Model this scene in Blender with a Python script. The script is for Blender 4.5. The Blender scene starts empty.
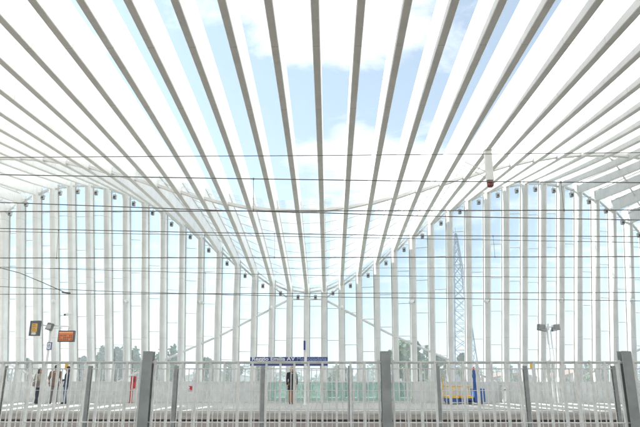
import bpy, math, random
from mathutils import Vector, Matrix
random.seed(7)
C = bpy.context.scene.collection
PI = math.pi
R = math.radians
EYE = 1.47                      # camera height above the platform top (z = 0)

# ------------------------------------------------------------------ mesh helpers
class MB:
    def __init__(self): self.v, self.f, self.m = [], [], []
    def add(self, vs, fs, mi=0):
        n = len(self.v); self.v += [tuple(p) for p in vs]
        self.f += [tuple(i + n for i in f) for f in fs]; self.m += [mi] * len(fs)
        return self
    def box(self, x0, x1, y0, y1, z0, z1, mi=0):
        vs = [(x0,y0,z0),(x1,y0,z0),(x1,y1,z0),(x0,y1,z0),(x0,y0,z1),(x1,y0,z1),(x1,y1,z1),(x0,y1,z1)]
        return self.add(vs, [(0,3,2,1),(4,5,6,7),(0,1,5,4),(1,2,6,5),(2,3,7,6),(3,0,4,7)], mi)
    def loft(self, rings, mi=0, cap=True):
        n = len(rings[0]); vs = [p for r in rings for p in r]; fs = []
        for i in range(len(rings) - 1):
            for j in range(n):
                a, b = i*n + j, i*n + (j+1) % n
                fs.append((a, b, b + n, a + n))
        if cap:
            fs.append(tuple(range(n))[::-1]); fs.append(tuple(range((len(rings)-1)*n, len(rings)*n)))
        return self.add(vs, fs, mi)
    def bar(self, a, b, w, h=None, mi=0, up=(0,0,1)):
        h = h or w; a, b = Vector(a), Vector(b); d = (b - a).normalized(); u = Vector(up)
        if abs(d.dot(u)) > .98: u = Vector((0,1,0))
        s = d.cross(u).normalized(); t = s.cross(d)
        q = [(-1,-1),(1,-1),(1,1),(-1,1)]
        return self.loft([[p + s*(w/2*i) + t*(h/2*j) for i, j in q] for p in (a, b)], mi)
    def tube(self, pts, rads, seg=8, mi=0, sx=1.0, round_ends=True):
        pts = [Vector(p) for p in pts]
        if not hasattr(rads, '__len__'): rads = [rads]*len(pts)
        rings, ref = [], None
        P, Q, T = [], [], []
        for i, p in enumerate(pts):
            d = (pts[min(i+1, len(pts)-1)] - pts[max(i-1, 0)]).normalized()
            P.append(p); Q.append(rads[i]); T.append(d)
        if round_ends:
            P = [P[0]-T[0]*Q[0]*.85, P[0]-T[0]*Q[0]*.5] + P + [P[-1]+T[-1]*Q[-1]*.5, P[-1]+T[-1]*Q[-1]*.85]
            Q = [Q[0]*.35, Q[0]*.82] + Q + [Q[-1]*.82, Q[-1]*.35]
            T = [T[0], T[0]] + T + [T[-1], T[-1]]
        for p, r, d in zip(P, Q, T):
            u = Vector((0,0,1)) if abs(d.z) < .9 else Vector((0,1,0))
            s = d.cross(u).normalized(); t = s.cross(d)
            rings.append([p + s*(r*sx*math.cos(2*PI*j/seg)) + t*(r*math.sin(2*PI*j/seg)) for j in range(seg)])
        return self.loft(rings, mi)
    def ell(self, c, rx, ry, rz, seg=14, rows=9, mi=0):
        rings = []
        for i in range(rows):
            a = -PI/2*.93 + PI*.93*i/(rows-1)
            rings.append([(c[0]+rx*math.cos(a)*math.cos(2*PI*j/seg), c[1]+ry*math.cos(a)*math.sin(2*PI*j/seg), c[2]+rz*math.sin(a)) for j in range(seg)])
        return self.loft(rings, mi)
    def build(self, name, mats, parent=None, smooth=False, bevel=0, remesh=0):
        me = bpy.data.meshes.new(name); me.from_pydata(self.v, [], self.f)
        mats = mats if isinstance(mats, (list, tuple)) else [mats]
        for m in mats: me.materials.append(m)
        for p, mi in zip(me.polygons, self.m): p.material_index = mi; p.use_smooth = smooth
        me.update()
        o = bpy.data.objects.new(name, me); C.objects.link(o)
        if parent: o.parent = parent
        if remesh:
            md = o.modifiers.new('union', 'REMESH'); md.mode = 'VOXEL'; md.voxel_size = remesh; md.use_smooth_shade = True
            md = o.modifiers.new('soften', 'SMOOTH'); md.iterations = 2
        if bevel:
            md = o.modifiers.new('edge', 'BEVEL'); md.width = bevel; md.segments = 2
        return o

def tag(o, label, cat, group=None):
    o['label'] = label; o['category'] = cat
    if group: o['group'] = group
    return o
def thing(name, label, cat, loc=(0,0,0), rz=0, group=None):
    o = bpy.data.objects.new(name, None); C.objects.link(o); o.location = loc; o.rotation_euler = (0,0,rz)
    return tag(o, label, cat, group)
def struct(o, kind='structure'):
    o['kind'] = kind; return o
def copy_tree(o, parent=None):
    c = o.copy(); C.objects.link(c); c.parent = parent
    for ch in list(o.children): copy_tree(ch, c)
    return c
ORD = ('first second third fourth fifth sixth seventh eighth ninth tenth eleventh twelfth thirteenth fourteenth fifteenth sixteenth '
       'seventeenth eighteenth nineteenth twentieth').split()
def ordw(i):
    return ORD[i] if i < 20 else 'twenty-' + ORD[i-20]

# ------------------------------------------------------------------ materials
def mat(name, col, rough=.6, metal=0, var=.08, scale=6, col2=None, bump=0, bscale=40, spec=.5):
    m = bpy.data.materials.new(name); m.use_nodes = True; nt = m.node_tree; b = nt.nodes['Principled BSDF']
    tc = nt.nodes.new('ShaderNodeTexCoord'); n = nt.nodes.new('ShaderNodeTexNoise'); r = nt.nodes.new('ShaderNodeValToRGB')
    nt.links.new(tc.outputs['Object'], n.inputs['Vector'])
    n.inputs['Scale'].default_value = scale; n.inputs['Detail'].default_value = 6
    c2 = col2 or tuple(c*(1-2.2*var) for c in col)
    c1 = col if col2 else tuple(min(.9, c*(1+var)) for c in col)
    r.color_ramp.elements[0].position = .35; r.color_ramp.elements[1].position = .65
    r.color_ramp.elements[0].color = (*c2, 1); r.color_ramp.elements[1].color = (*c1, 1)
    nt.links.new(n.outputs['Fac'], r.inputs['Fac']); nt.links.new(r.outputs['Color'], b.inputs['Base Color'])
    b.inputs['Roughness'].default_value = rough; b.inputs['Metallic'].default_value = metal
    b.inputs['Specular IOR Level'].default_value = spec
    if bump:
        n2 = nt.nodes.new('ShaderNodeTexNoise'); n2.inputs['Scale'].default_value = bscale
        bp = nt.nodes.new('ShaderNodeBump'); bp.inputs['Strength'].default_value = bump
        nt.links.new(tc.outputs['Object'], n2.inputs['Vector'])
        nt.links.new(n2.outputs['Fac'], bp.inputs['Height']); nt.links.new(bp.outputs['Normal'], b.inputs['Normal'])
    return m
def glass(name, tint, dust, dustcol=(.75,.78,.78)):
    m = bpy.data.materials.new(name); m.use_nodes = True; nt = m.node_tree; nt.nodes.clear()
    N = nt.nodes.new; L = nt.links.new
    out = N('ShaderNodeOutputMaterial'); tr = N('ShaderNodeBsdfTransparent'); gl = N('ShaderNodeBsdfGlossy'); lw = N('ShaderNodeLayerWeight')
    tr.inputs['Color'].default_value = (*tint, 1); gl.inputs['Roughness'].default_value = .03; lw.inputs['Blend'].default_value = .5
    pw = N('ShaderNodeMath'); pw.operation = 'POWER'; pw.inputs[1].default_value = 4.0; L(lw.outputs['Facing'], pw.inputs[0])
    mf = N('ShaderNodeMath'); mf.operation = 'MULTIPLY_ADD'; mf.inputs[1].default_value = .22; mf.inputs[2].default_value = .025; L(pw.outputs[0], mf.inputs[0])
    mx = N('ShaderNodeMixShader'); L(mf.outputs[0], mx.inputs[0]); L(tr.outputs[0], mx.inputs[1]); L(gl.outputs[0], mx.inputs[2])
    tl = N('ShaderNodeBsdfTranslucent'); tl.inputs['Color'].default_value = (*dustcol, 1)
    m2 = tl
    m3 = N('ShaderNodeMixShader'); L(mx.outputs[0], m3.inputs[1]); L(m2.outputs[0], m3.inputs[2])
    tc = N('ShaderNodeTexCoord'); n = N('ShaderNodeTexNoise'); n.inputs['Scale'].default_value = 1.3; n.inputs['Detail'].default_value = 5
    mr = N('ShaderNodeMapRange'); mr.inputs[3].default_value = dust*.5; mr.inputs[4].default_value = dust*1.5
    L(tc.outputs['Object'], n.inputs['Vector']); L(n.outputs['Fac'], mr.inputs[0]); L(mr.outputs[0], m3.inputs[0])
    L(m3.outputs[0], out.inputs['Surface'])
    return m
def emit(name, col, s):
    m = bpy.data.materials.new(name); m.use_nodes = True; b = m.node_tree.nodes['Principled BSDF']
    b.inputs['Base Color'].default_value = (*[c*.3 for c in col], 1)
    b.inputs['Emission Color'].default_value = (*col, 1); b.inputs['Emission Strength'].default_value = s
    return m

M = dict(
    white   = mat('white_paint', (.80,.80,.785), .45, var=.03, scale=1.5, bump=.03, bscale=30),
    column  = mat('column_paint', (.80,.80,.785), .5, var=.04, scale=1.2),
    rail    = mat('grey_white_rail_paint', (.62,.61,.58), .5, var=.05),
    frame   = mat('beige_glazing_frame', (.52,.49,.45), .5, var=.05),
    alu     = mat('dull_aluminium', (.56,.57,.57), .45, .1, var=.08, scale=9),
    fbar    = mat('fence_bar_paint', (.80,.795,.765), .5, var=.06, scale=14),
    fpost   = mat('fence_post_grey', (.32,.335,.325), .55, var=.07, scale=9, bump=.05, bscale=90),
    darkg   = mat('dark_grey', (.09,.095,.10), .5, var=.1),
    wire    = mat('weathered_copper_wire', (.17,.16,.15), .6, .1, var=.1),
    red     = mat('red_paint', (.50,.03,.035), .4, var=.06),
    darkred = mat('dark_red_insulator', (.16,.035,.03), .35, var=.1),
    yellow  = mat('yellow_paint', (.72,.45,.05), .45, var=.06),
    cream   = mat('cream_panel', (.74,.67,.50), .5, var=.05),
    blue    = mat('blue_paint', (.03,.10,.34), .45, var=.07),
    signb   = mat('sign_blue', (.03,.05,.22), .4, var=.04),
    letter  = mat('sign_white', (.82,.82,.82), .5, var=.02),
    letter2 = mat('sign_pale_blue', (.30,.38,.58), .5, var=.02),
    conc    = mat('platform_paving', (.52,.51,.48), .8, var=.06, scale=2.5, bump=.1),
    coping  = mat('platform_coping', (.56,.545,.51), .8, var=.05, scale=2),
    side    = mat('platform_side', (.52,.49,.445), .85, var=.1, scale=1.6, col2=(.46,.42,.38), bump=.15),
    brickish = mat('reddish_concrete', (.50,.43,.39), .9, var=.12, scale=2.2, col2=(.44,.40,.37), bump=.2),
    ballast = mat('ballast', (.125,.085,.058), .95, var=.2, scale=9, col2=(.065,.043,.03), bump=.8, bscale=14),
    steel   = mat('rail_steel', (.28,.22,.18), .4, .7, var=.1),
    parapet = mat('parapet_panel', (.68,.695,.68), .6, var=.05, scale=3),
    lampg   = mat('lamp_grey', (.20,.205,.21), .5, .2, var=.1, scale=9),
    cabinet = mat('cabinet_white', (.72,.71,.68), .5, var=.03),
    field   = mat('field', (.12,.16,.06), .95, var=.2, scale=.02, col2=(.20,.19,.09)),
    hill    = mat('hill_wood', (.06,.09,.06), .95, var=.2, scale=.004, col2=(.09,.11,.06)),
    bark    = mat('bark', (.10,.08,.06), .9, var=.2, scale=8),
    leaf    = mat('leaf_mid', (.075,.20,.035), .7, var=.2, scale=.9, col2=(.045,.14,.025)),
    leafd   = mat('leaf_dark', (.05,.16,.035), .7, var=.2, scale=.9, col2=(.03,.105,.025)),
    leafp   = mat('leaf_pale', (.11,.20,.05), .7, var=.2, scale=.9, col2=(.07,.15,.04)),
    pylon   = mat('galvanised_steel', (.12,.18,.25), .6, .1, var=.05),
    wallw   = mat('render_white', (.72,.71,.68), .8, var=.05, scale=.3),
    wallb   = mat('render_beige', (.45,.38,.30), .8, var=.06, scale=.3),
    roofr   = mat('roof_tile', (.28,.16,.11), .8, var=.1, scale=1),
    roofg   = mat('roof_sheet', (.40,.42,.44), .6, var=.06, scale=.5),
    pane    = mat('window_pane', (.10,.13,.16), .15, var=.1),
    film    = mat('greenhouse_film', (.62,.66,.64), .5, var=.06, scale=.4),
    skin    = mat('skin', (.50,.32,.24), .55, var=.04, scale=20),
    hair_d  = mat('hair_dark', (.025,.02,.018), .6, var=.1, scale=40),
    hair_b  = mat('hair_blond', (.40,.29,.14), .6, var=.12, scale=40),
    brown   = mat('cloth_brown', (.22,.13,.095), .85, var=.1, scale=12, bump=.2),
    greyc   = mat('cloth_grey', (.20,.18,.17), .85, var=.1, scale=12, bump=.2),
    cream_c = mat('cloth_cream', (.46,.43,.36), .85, var=.12, scale=14, bump=.2),
    navy    = mat('cloth_navy', (.030,.040,.085), .85, var=.1, scale=12, bump=.2),
    jeans   = mat('cloth_jeans', (.06,.11,.20), .85, var=.15, scale=12, bump=.2),
    darkj   = mat('cloth_dark_jeans', (.03,.035,.055), .85, var=.12, scale=12, bump=.2),
    black   = mat('cloth_black', (.02,.02,.022), .8, var=.1, scale=12, bump=.2),
    tan     = mat('cloth_tan', (.36,.20,.12), .8, var=.08, scale=12, bump=.2),
    shoe    = mat('shoe', (.03,.027,.025), .5, var=.1),
    eye     = mat('eye_dark', (.02,.015,.012), .2, var=.05),
    led     = emit('amber_led', (1.0,.27,.06), .12),
    ledh    = emit('amber_led_header', (1.0,.40,.18), .17),
    screen  = emit('yellow_screen', (1.0,.58,.10), .10),
    screenw = emit('pale_screen', (.85,.85,.75), .12),
    glass   = glass('clear_glass', (.858,.90,.928), .055),
    rglass  = glass('roof_glass', (.945,.965,.975), .045),
    gglass  = glass('green_glass', (.80,.91,.87), .26, (.56,.66,.62)),
)

def jointed(name, col, joint, w, h, mortar, axes='XY'):
    m = mat(name, col, .8, var=.06, scale=2.5); nt = m.node_tree; b = nt.nodes['Principled BSDF']
    br = nt.nodes.new('ShaderNodeTexBrick'); br.offset = .5 if axes == 'XY' else 0; br.inputs['Scale'].default_value = 1.0
    br.inputs['Brick Width'].default_value = w; br.inputs['Row Height'].default_value = h; br.inputs['Mortar Size'].default_value = mortar
    tc = nt.nodes.new('ShaderNodeTexCoord'); nt.links.new(tc.outputs['Object'], br.inputs['Vector'])
    src = b.inputs['Base Color'].links[0].from_socket
    mx = nt.nodes.new('ShaderNodeMix'); mx.data_type = 'RGBA'; nt.links.new(br.outputs['Fac'], mx.inputs['Factor'])
    nt.links.new(src, mx.inputs['A']); mx.inputs['B'].default_value = (*joint, 1); nt.links.new(mx.outputs['Result'], b.inputs['Base Color'])
    return m
M['paving'] = jointed('platform_slabs', (.54,.525,.49), (.30,.28,.26), 1.2, .6, .012)
def seams(m, axis, step, wd, col, dirt=.18):
    # welded plate joints and faint dirt runs along the length of a member
    nt = m.node_tree; b = nt.nodes['Principled BSDF']; N = nt.nodes.new; L = nt.links.new
    src = b.inputs['Base Color'].links[0].from_socket
    tc = N('ShaderNodeTexCoord'); sp = N('ShaderNodeSeparateXYZ'); L(tc.outputs['Object'], sp.inputs[0])
    mo = N('ShaderNodeMath'); mo.operation = 'PINGPONG'; mo.inputs[1].default_value = step/2; L(sp.outputs[axis], mo.inputs[0])
    lt = N('ShaderNodeMath'); lt.operation = 'LESS_THAN'; lt.inputs[1].default_value = wd; L(mo.outputs[0], lt.inputs[0])
    m1 = N('ShaderNodeMix'); m1.data_type = 'RGBA'; L(lt.outputs[0], m1.inputs['Factor']); L(src, m1.inputs['A']); m1.inputs['B'].default_value = (*col, 1)
    mp = N('ShaderNodeMapping'); mp.inputs['Scale'].default_value = (9,9,.5) if axis == 'Z' else (3,3,.6); L(tc.outputs['Object'], mp.inputs[0])
    nz = N('ShaderNodeTexNoise'); nz.inputs['Scale'].default_value = 1.6; nz.inputs['Detail'].default_value = 5; L(mp.outputs[0], nz.inputs['Vector'])
    mr = N('ShaderNodeMapRange'); mr.inputs[1].default_value = .55; mr.inputs[2].default_value = .75; mr.inputs[4].default_value = dirt; L(nz.outputs['Fac'], mr.inputs[0])
    m2 = N('ShaderNodeMix'); m2.data_type = 'RGBA'; L(mr.outputs[0], m2.inputs['Factor']); L(m1.outputs['Result'], m2.inputs['A']); m2.inputs['B'].default_value = tuple(c*.62 for c in col)+(1,)
    L(m2.outputs['Result'], b.inputs['Base Color'])
M['beam'] = mat('rib_paint', (.80,.80,.785), .45, var=.03, scale=1.5, bump=.03, bscale=30)
seams(M['beam'], 'Y', 3.1, .012, (.60,.59,.56)); seams(M['column'], 'Z', 3.4, .012, (.62,.61,.58), .07)
# ------------------------------------------------------------------ camera
FPX, CX, CY, PITCH, YAW = 575.0, 320.0, 213.5, R(15.4), .0159
cam = bpy.data.cameras.new('camera'); co = bpy.data.objects.new('camera', cam); C.objects.link(co)
cam.sensor_width = 36; cam.lens = 36*FPX/640; cam.clip_end = 30000; cam.clip_start = .05
co.location = (0,0,EYE); co.rotation_euler = (PI/2 + PITCH, 0, YAW)
bpy.context.scene.camera = co
CR = co.rotation_euler.to_matrix()
def at(x, y, Y):
    """the point of the vertical plane at distance Y seen at photo pixel x, y (used once, to take sizes off the photograph)"""
    d = CR @ Vector(((x-CX)/FPX, (CY-y)/FPX, -1)); return Vector((0,0,EYE)) + d*(Y/d.y)

# ------------------------------------------------------------------ station hall: wave of portals
P = 1.06; X0 = -1.36
def X(k): return X0 + k*P
def cc(k): return math.cos(2*PI*k/25)
def soffit(k, Y):
    t = (Y - 13)/21; a = abs(t); g = 1.6*a + 1.3*a*a
    return EYE + 8.0 - cc(k)*(g if t > 0 else -g) - .14*(1+cc(k))*max(0,t)**2
def kneeY(k): return 33.25 + 1.65*cc(k)
def nkneeY(k): return -7.25 + 1.65*cc(k)
BASEY, NBASEY, BASEZ = 35.1, -9.1, -7.0
BW, CW, CD = .20, .30, .78
def beam_h(Y):
    t = abs(Y-13)/21; return 1.12 - .22*min(t,1)**2

K0, K1 = -23, 25
hall = thing('station_hall', 'white steel station hall, a wave of ribs over the tracks with glazed far side', 'station building', (0, 13, 0))
HL = Matrix.Translation((0,-13,0))
def hpart(mb, name, m, parent=None):
    if parent is None:
        for i, v in enumerate(mb.v): mb.v[i] = (v[0], v[1]-13, v[2])
        return mb.build(name, m, hall)
    for i, v in enumerate(mb.v): mb.v[i] = (v[0], v[1]-13, v[2])
    return mb.build(name, m, parent)

def col_ring(x, yf, z, s=1):
    # inner face at yf, chamfered, running outward by CD; s=-1 for the near side
    w, c = CW/2, .075
    pts = [(-w+c,0),(w-c,0),(w,c*1.3),(w,CD-.05),(w-.05,CD),(-w+.05,CD),(-w,CD-.05),(-w,c*1.3)]
    return [(x+a, yf+s*b, z) for a, b in pts]

ribs = {}
for k in range(K0, K1):
    x = X(k); mb = MB(); rings = []
    ya, yb = nkneeY(k)-CD+.1, kneeY(k)+CD-.1
    n = 30
    for i in range(n+1):
        Y = ya + (yb-ya)*i/n; z = soffit(k,Y); h = beam_h(Y); w = BW/2
        rings.append([(x-w+.015,Y,z),(x+w-.015,Y,z),(x+w,Y,z+.015),(x+w,Y,z+h),(x-w,Y,z+h),(x-w,Y,z+.015)])
    mb.loft(rings); rib = hpart(mb, 'roof_beam', M['beam'])
    ribs[k] = rib
    c = MB(); zt = soffit(k, kneeY(k)) + beam_h(34) + .02
    dz = zt - soffit(k, kneeY(k))
    slope = (BASEY - kneeY(k))/(0 - soffit(k,kneeY(k)))
    def yat(z, kk=k): return BASEY + slope*z
    rr = [col_ring(x, BASEY, z) for z in (BASEZ, 0)] + [col_ring(x, yat(z), z) for z in (.5*zt, zt)]
    c.loft(rr); hpart(c, 'column', M['column'], rib)
    c = MB(); zt = soffit(k, nkneeY(k)) + beam_h(-8) + .02
    rr = [col_ring(x, NBASEY, z, -1) for z in (BASEZ, 0)] + [col_ring(x, nkneeY(k), zt, -1)]
    c.loft([r[::-1] for r in rr]); hpart(c, 'column', M['column'], rib)

GUT = 24.35
def colY(k, z):                                   # inner face of the far columns at height z
    zk = soffit(k, kneeY(k)); return BASEY + (kneeY(k)-BASEY)*max(z,0)/zk
for k in range(K0, K1-1):
    xa, xb = X(k)+BW/2+.004, X(k+1)-BW/2-.004
    # roof glass over the far platform
    mb = MB(); rings = []
    n = 9; za = lambda q, Y: soffit(q, Y) + .62
    for i in range(n+1):
        f = i/n
        Ya, Yb = GUT + (kneeY(k)+.35-GUT)*f, GUT + (kneeY(k+1)+.35-GUT)*f
        rings.append([(xa,Ya,za(k,Ya)),(xb,Yb,za(k+1,Yb)),(xb,Yb,za(k+1,Yb)+.016),(xa,Ya,za(k,Ya)+.016)])
    mb.loft(rings); pane = hpart(mb, 'roof_pane', M['rglass'])
    g = MB()
    for i in range(1, n):
        r = rings[i]; a, b = Vector(r[0]), Vector(r[1])
        g.bar(a-Vector((0,0,.024)), b-Vector((0,0,.02)), .018, .028)
    for q_ in (0, 1):
        for r0, r1 in zip(rings[:-1], rings[1:]):
            o_ = Vector((.02 if q_ == 0 else -.02, 0, -.03)); g.bar(Vector(r0[q_])+o_, Vector(r1[q_])+o_, .02, .03)
    hpart(g, 'glazing_bar', M['rail'], pane)
    g = MB()
    za_, zb_ = soffit(k,GUT)+.08, soffit(k+1,GUT)+.08
    pr = [(-.12,0),(.08,0),(.11,.12),(.085,.12),(.065,.025),(-.10,.025),(-.11,.12),(-.13,.12)]
    g.loft([[(xx, GUT+a, zz+b) for a, b in pr] for xx, zz in ((xa,za_),(xb,zb_))])
    g.bar((xa+.03,GUT-.1,za_+.30), (xb-.03,GUT-.1,zb_+.30), .018)
    g.bar((xa+.04,GUT-.1,za_+.01), (xa+.04,GUT-.1,za_+.31), .02)
    g.bar((xa+.05,GUT+.16,za_+.08), (xb-.05,GUT+.5,zb_+.12), .025)
    hpart(g, 'gutter', M['white'], pane)
    # eaves tie and facade glass
    e = MB()
    za_, zb_ = soffit(k,kneeY(k)), soffit(k+1,kneeY(k+1))
    e.bar((X(k)+CW/2+.003, kneeY(k)+.25, za_+.08), (X(k+1)-CW/2-.003, kneeY(k+1)+.25, zb_+.08), .07, .09)
    e.bar((X(k)+CW/2+.003, kneeY(k)+.55, za_+.34), (X(k+1)-CW/2-.003, kneeY(k+1)+.55, zb_+.34), .05, .06)
    hpart(e, 'eaves_tie', M['rail'])
    xa, xb = X(k)+CW/2+.003, X(k+1)-CW/2-.003
    mb = MB(); off = CD-.14
    rings = []
    for f in (-.28, 0, 1.0):
        pts = []
        for xx, q in ((xa,k),(xb,k+1)):
            zk = soffit(q,kneeY(q))+.55; z = zk*f if f > 0 else f*5
            pts.append((xx, colY(q,z)+off, z))
        (a, b) = pts
        rings.append([a, b, (b[0],b[1]+.016,b[2]), (a[0],a[1]+.016,a[2])])
    mb.loft(rings); pane = hpart(mb, 'facade_pane', M['glass'])
    g = MB(); c = cc(k+.5)
    zm = EYE + 2.0 + 2.27*(c-1) - 3.8*2
    ztop = min(za_, zb_)
    while zm < ztop - .2:
        if zm > -1.2:
            g.bar((xa, colY(k,zm)+off-.03, zm), (xb, colY(k+1,zm)+off-.03, zm), .026, .028)
        zm += 1.9
    for xx, q in ((xa+.02,k),(xb-.02,k+1)):
        zk = soffit(q,kneeY(q))+.4
        g.bar((xx, colY(q,0)+off-.05, -1.3), (xx, colY(q,0)+off-.05, 0), .04, .09, up=(0,1,0))
        g.bar((xx, colY(q,0)+off-.05, 0), (xx, colY(q,zk)+off-.05, zk), .04, .09, up=(0,1,0))
    hpart(g, 'glazing_bar', M['frame'], pane)

def brace(pts, w=.13, name='brace'):
    b = MB()
    for a, c in zip(pts[:-1], pts[1:]): b.tube([a, c], w/2, 8)
    return hpart(b, name, M['column'])
def fac(kx, z, o=.2):
    return Vector((X(kx), colY(kx, z)+o, z))
for s in (-1, 1):
    brace([fac(1.0*s, EYE+4.25), fac(4.6*s, EYE+2.2), fac(8.6*s, EYE+.35), fac(11.2*s, EYE-.95)])
    brace([fac(13.8*s, EYE-.95), fac(16.4*s, EYE+.35), fac(20.4*s, EYE+2.2), fac(22.8*s, EYE+3.6)])
    brace([fac(1.0*s, EYE+4.25), fac(2.0*s, soffit(2,kneeY(2)))], .10)
    q = [(13,GUT+.1),(14.5,26.6),(16,28.8),(17.6,31.0)]
    brace([Vector((X(a*s), Y, soffit(a*s,Y)+.35)) for a, Y in q], .09)
brace([fac(-1.0, EYE+4.25), fac(1.0, EYE+4.25)], .10)

# lamps under the eaves, one in each bay
def make_lamp():
    t = thing('box_lamp', 'x', 'lamp', (0,0,0), 0, 'box lamps hung under the roof edge between the columns')
    b = MB(); b.box(-.10,.10,-.11,.11,-.30,-.04); b.box(-.115,.115,-.125,.125,-.06,-.03); b.build('housing', M['alu'], t, bevel=.01)
    b = MB(); b.box(-.08,.08,-.113,-.106,-.27,-.13); b.box(-.085,.085,-.09,.09,-.315,-.297); b.build('lens', M['darkg'], t)
    b = MB(); b.bar((0,0,-.03),(0,.10,.22),.03); b.bar((-.40,.10,.20),(.40,.10,.20),.03); b.build('bracket', M['rail'], t)
    return t
lamp0 = make_lamp()
vis = list(range(-18, 20))
for i, k in enumerate(vis):
    t = lamp0 if i == 0 else copy_tree(lamp0)
    yk = (kneeY(k)+kneeY(k+1))/2; zk = (soffit(k,kneeY(k))+soffit(k+1,kneeY(k+1)))/2
    t.location = (X(k+.5), yk+.12, zk-.14); t.scale = (.88,.88,.88)
    t['label'] = 'grey box lamp under the far roof edge, ' + (ordw(i) + ' of the row from the left' if i < 19 else (ordw(37-i) + ' of the row from the right'))
# small white spotlights on the columns
def make_spot():
    t = thing('spotlight', 'x', 'spotlight', (0,0,0), 0, 'small spotlights on the far columns')
    b = MB(); b.tube([(0,-.12,.02),(0,-.40,-.10)], [.085,.115], 12); b.build('lamp_head', M['white'], t, smooth=True)
    b = MB(); b.tube([(0,-.44,-.115),(0,-.455,-.122)], [.09,.09], 12, round_ends=False); b.build('lens', M['darkg'], t)
    b = MB(); b.bar((0,0,0),(0,-.14,0),.05); b.box(-.06,.06,-.012,.0,-.09,.09); b.build('bracket', M['alu'], t)
    return t
spot0 = make_spot()
sk = [-14,-10,-6,-2,2,6,10,14,18]
for i, k in enumerate(sk):
    t = spot0 if i == 0 else copy_tree(spot0)
    z = EYE + 4.0 if abs(k) > 2 else EYE + 3.75
    t.location = (X(k), colY(k,z)-.004, z); t.rotation_euler = (0,0,(-1 if k < 0 else 1)*(-.7 if abs(k)>2 else 0))
    t['label'] = 'small spotlight halfway up a far column, ' + (ordw(i) + ' from the left' if i < 5 else ordw(8-i) + ' from the right')

# white drop post with dark red insulator
pz = soffit(7, 20.6)
t = thing('drop_post', 'white box post hanging from a roof beam, dark red insulator at its lower end', 'post', (X(7), 20.6, pz+.12))
b = MB(); b.box(-.125,.125,-.11,.11,-1.32,0); b.box(-.145,.145,-.13,.13,-.14,-.10); b.build('post_box', M['white'], t, bevel=.008)
b = MB()
b.loft([[(r*math.cos(a), r*math.sin(a), z) for a in [PI/8+j*PI/4 for j in range(8)]] for r, z in ((.09,-1.322),(.13,-1.34),(.135,-1.42),(.115,-1.44),(.13,-1.46),(.12,-1.54),(.08,-1.58))])
b.build('insulator', M['darkred'], t)
b = MB(); b.bar((-.15,0,-.95),(-.93,0,-.55),.025); b.bar((-.15,0,-1.2),(-1.0,.1,-.62),.02); b.build('stay_rod', M['rail'], t)

# ------------------------------------------------------------------ catenary
def wire(name, label, Y, ys, r=.011, droppers=(), group='overhead line wires'):
    pts = [at(x, y, Y) for x, y in ys]
    d0 = (pts[0]-pts[1]); d1 = (pts[-1]-pts[-2])
    pts = [pts[0] + d0*(16/abs(d0.x))] + pts + [pts[-1] + d1*(16/abs(d1.x))]
    b = MB(); b.tube(pts, r*.88, 6, round_ends=False)
    o = tag(b.build(name, M['wire'], None, smooth=True), label, 'wire', group)
    for (xa, ya, xb, yb) in droppers:
        b = MB(); a, c = at(xa,ya,Y), at(xb,yb,Y); b.tube([a, c], .005, 5, round_ends=False)
        for q in (a, c): b.box(q.x-.012,q.x+.012,q.y-.012,q.y+.012,q.z-.022,q.z+.022)
        b.build('dropper', M['wire'], o)
    return o
wire('overhead_wire', 'thin topmost wire, level across the white ribs', 11.2, [(0,157.4),(320,155.5),(640,152.6)], .009)
wire('messenger_wire', 'second wire from the top, rising gently to the left', 11.6, [(0,174.7),(220,178.4),(430,181.3),(640,182.6)], .012,
     [(253.5,179,253.5,210.8),(561,182.3,564,210.3)])
wire('contact_wire', 'dark level wire crossed by a sloping one left of centre', 11.6, [(0,211.6),(220,211),(430,210.6),(640,210)], .013)
wire('contact_wire', 'sloping dark wire crossing a level wire left of centre, lower to the right', 11.9, [(0,202.4),(220,210.4),(320,212.8),(430,216.2),(640,220)], .012)
wire('messenger_wire', 'upper wire of the middle track, joined by short droppers to the level wire below', 16.8, [(0,228.4),(220,232.8),(400,235.5),(640,236.5)], .014,
     [(58.5,230.2,56.5,258),(274.5,233.6,274.5,257.6),(493,236,495,257)])
wire('contact_wire', 'thin wire just below the upper wire of the middle track', 17.1, [(0,231.5),(330,237.2),(640,242.5)], .010)
wire('contact_wire', 'dark level wire of the middle track, below the droppers', 16.8, [(0,258),(320,257.5),(640,256.6)], .016)
wire('messenger_wire', 'thin upper wire of the far track, lower to the right', 21.6, [(0,267),(220,273.4),(330,275.6),(640,277.8)], .012,
     [(205.5,273,205.5,294)])
wire('feeder_wire', 'faint thin level wire high over the far track', 22.3, [(0,268.3),(320,268.2),(640,267.4)], .008)
wire('contact_wire', 'lower wire of the far track, sloping down to the right', 21.8, [(0,286.6),(120,291.8),(220,294.4),(330,297),(640,300.8)], .014)
wire('contact_wire', 'level lower wire of the far track, just above the spotlights', 21.6, [(0,294.3),(320,293.3),(640,292.4)], .015)
b = MB(); pp = [at(-120,252,21.6), at(-60,257,21.6), at(0,267.8,21.6), at(20,273,21.6), at(45,283.5,21.6), at(66,292.8,21.6)]
b.tube(pp, .016, 6, round_ends=False); q = pp[-1]
o = tag(b.build('overhead_cable', M['wire'], None, smooth=True), 'dark cable curving down from the left edge to a clamp on a wire', 'cable')
b = MB(); b.tube([q-Vector((.14,0,-.02)), q+Vector((.14,0,-.01))], [.03,.035], 8); b.build('clamp', M['wire'], o)

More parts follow.
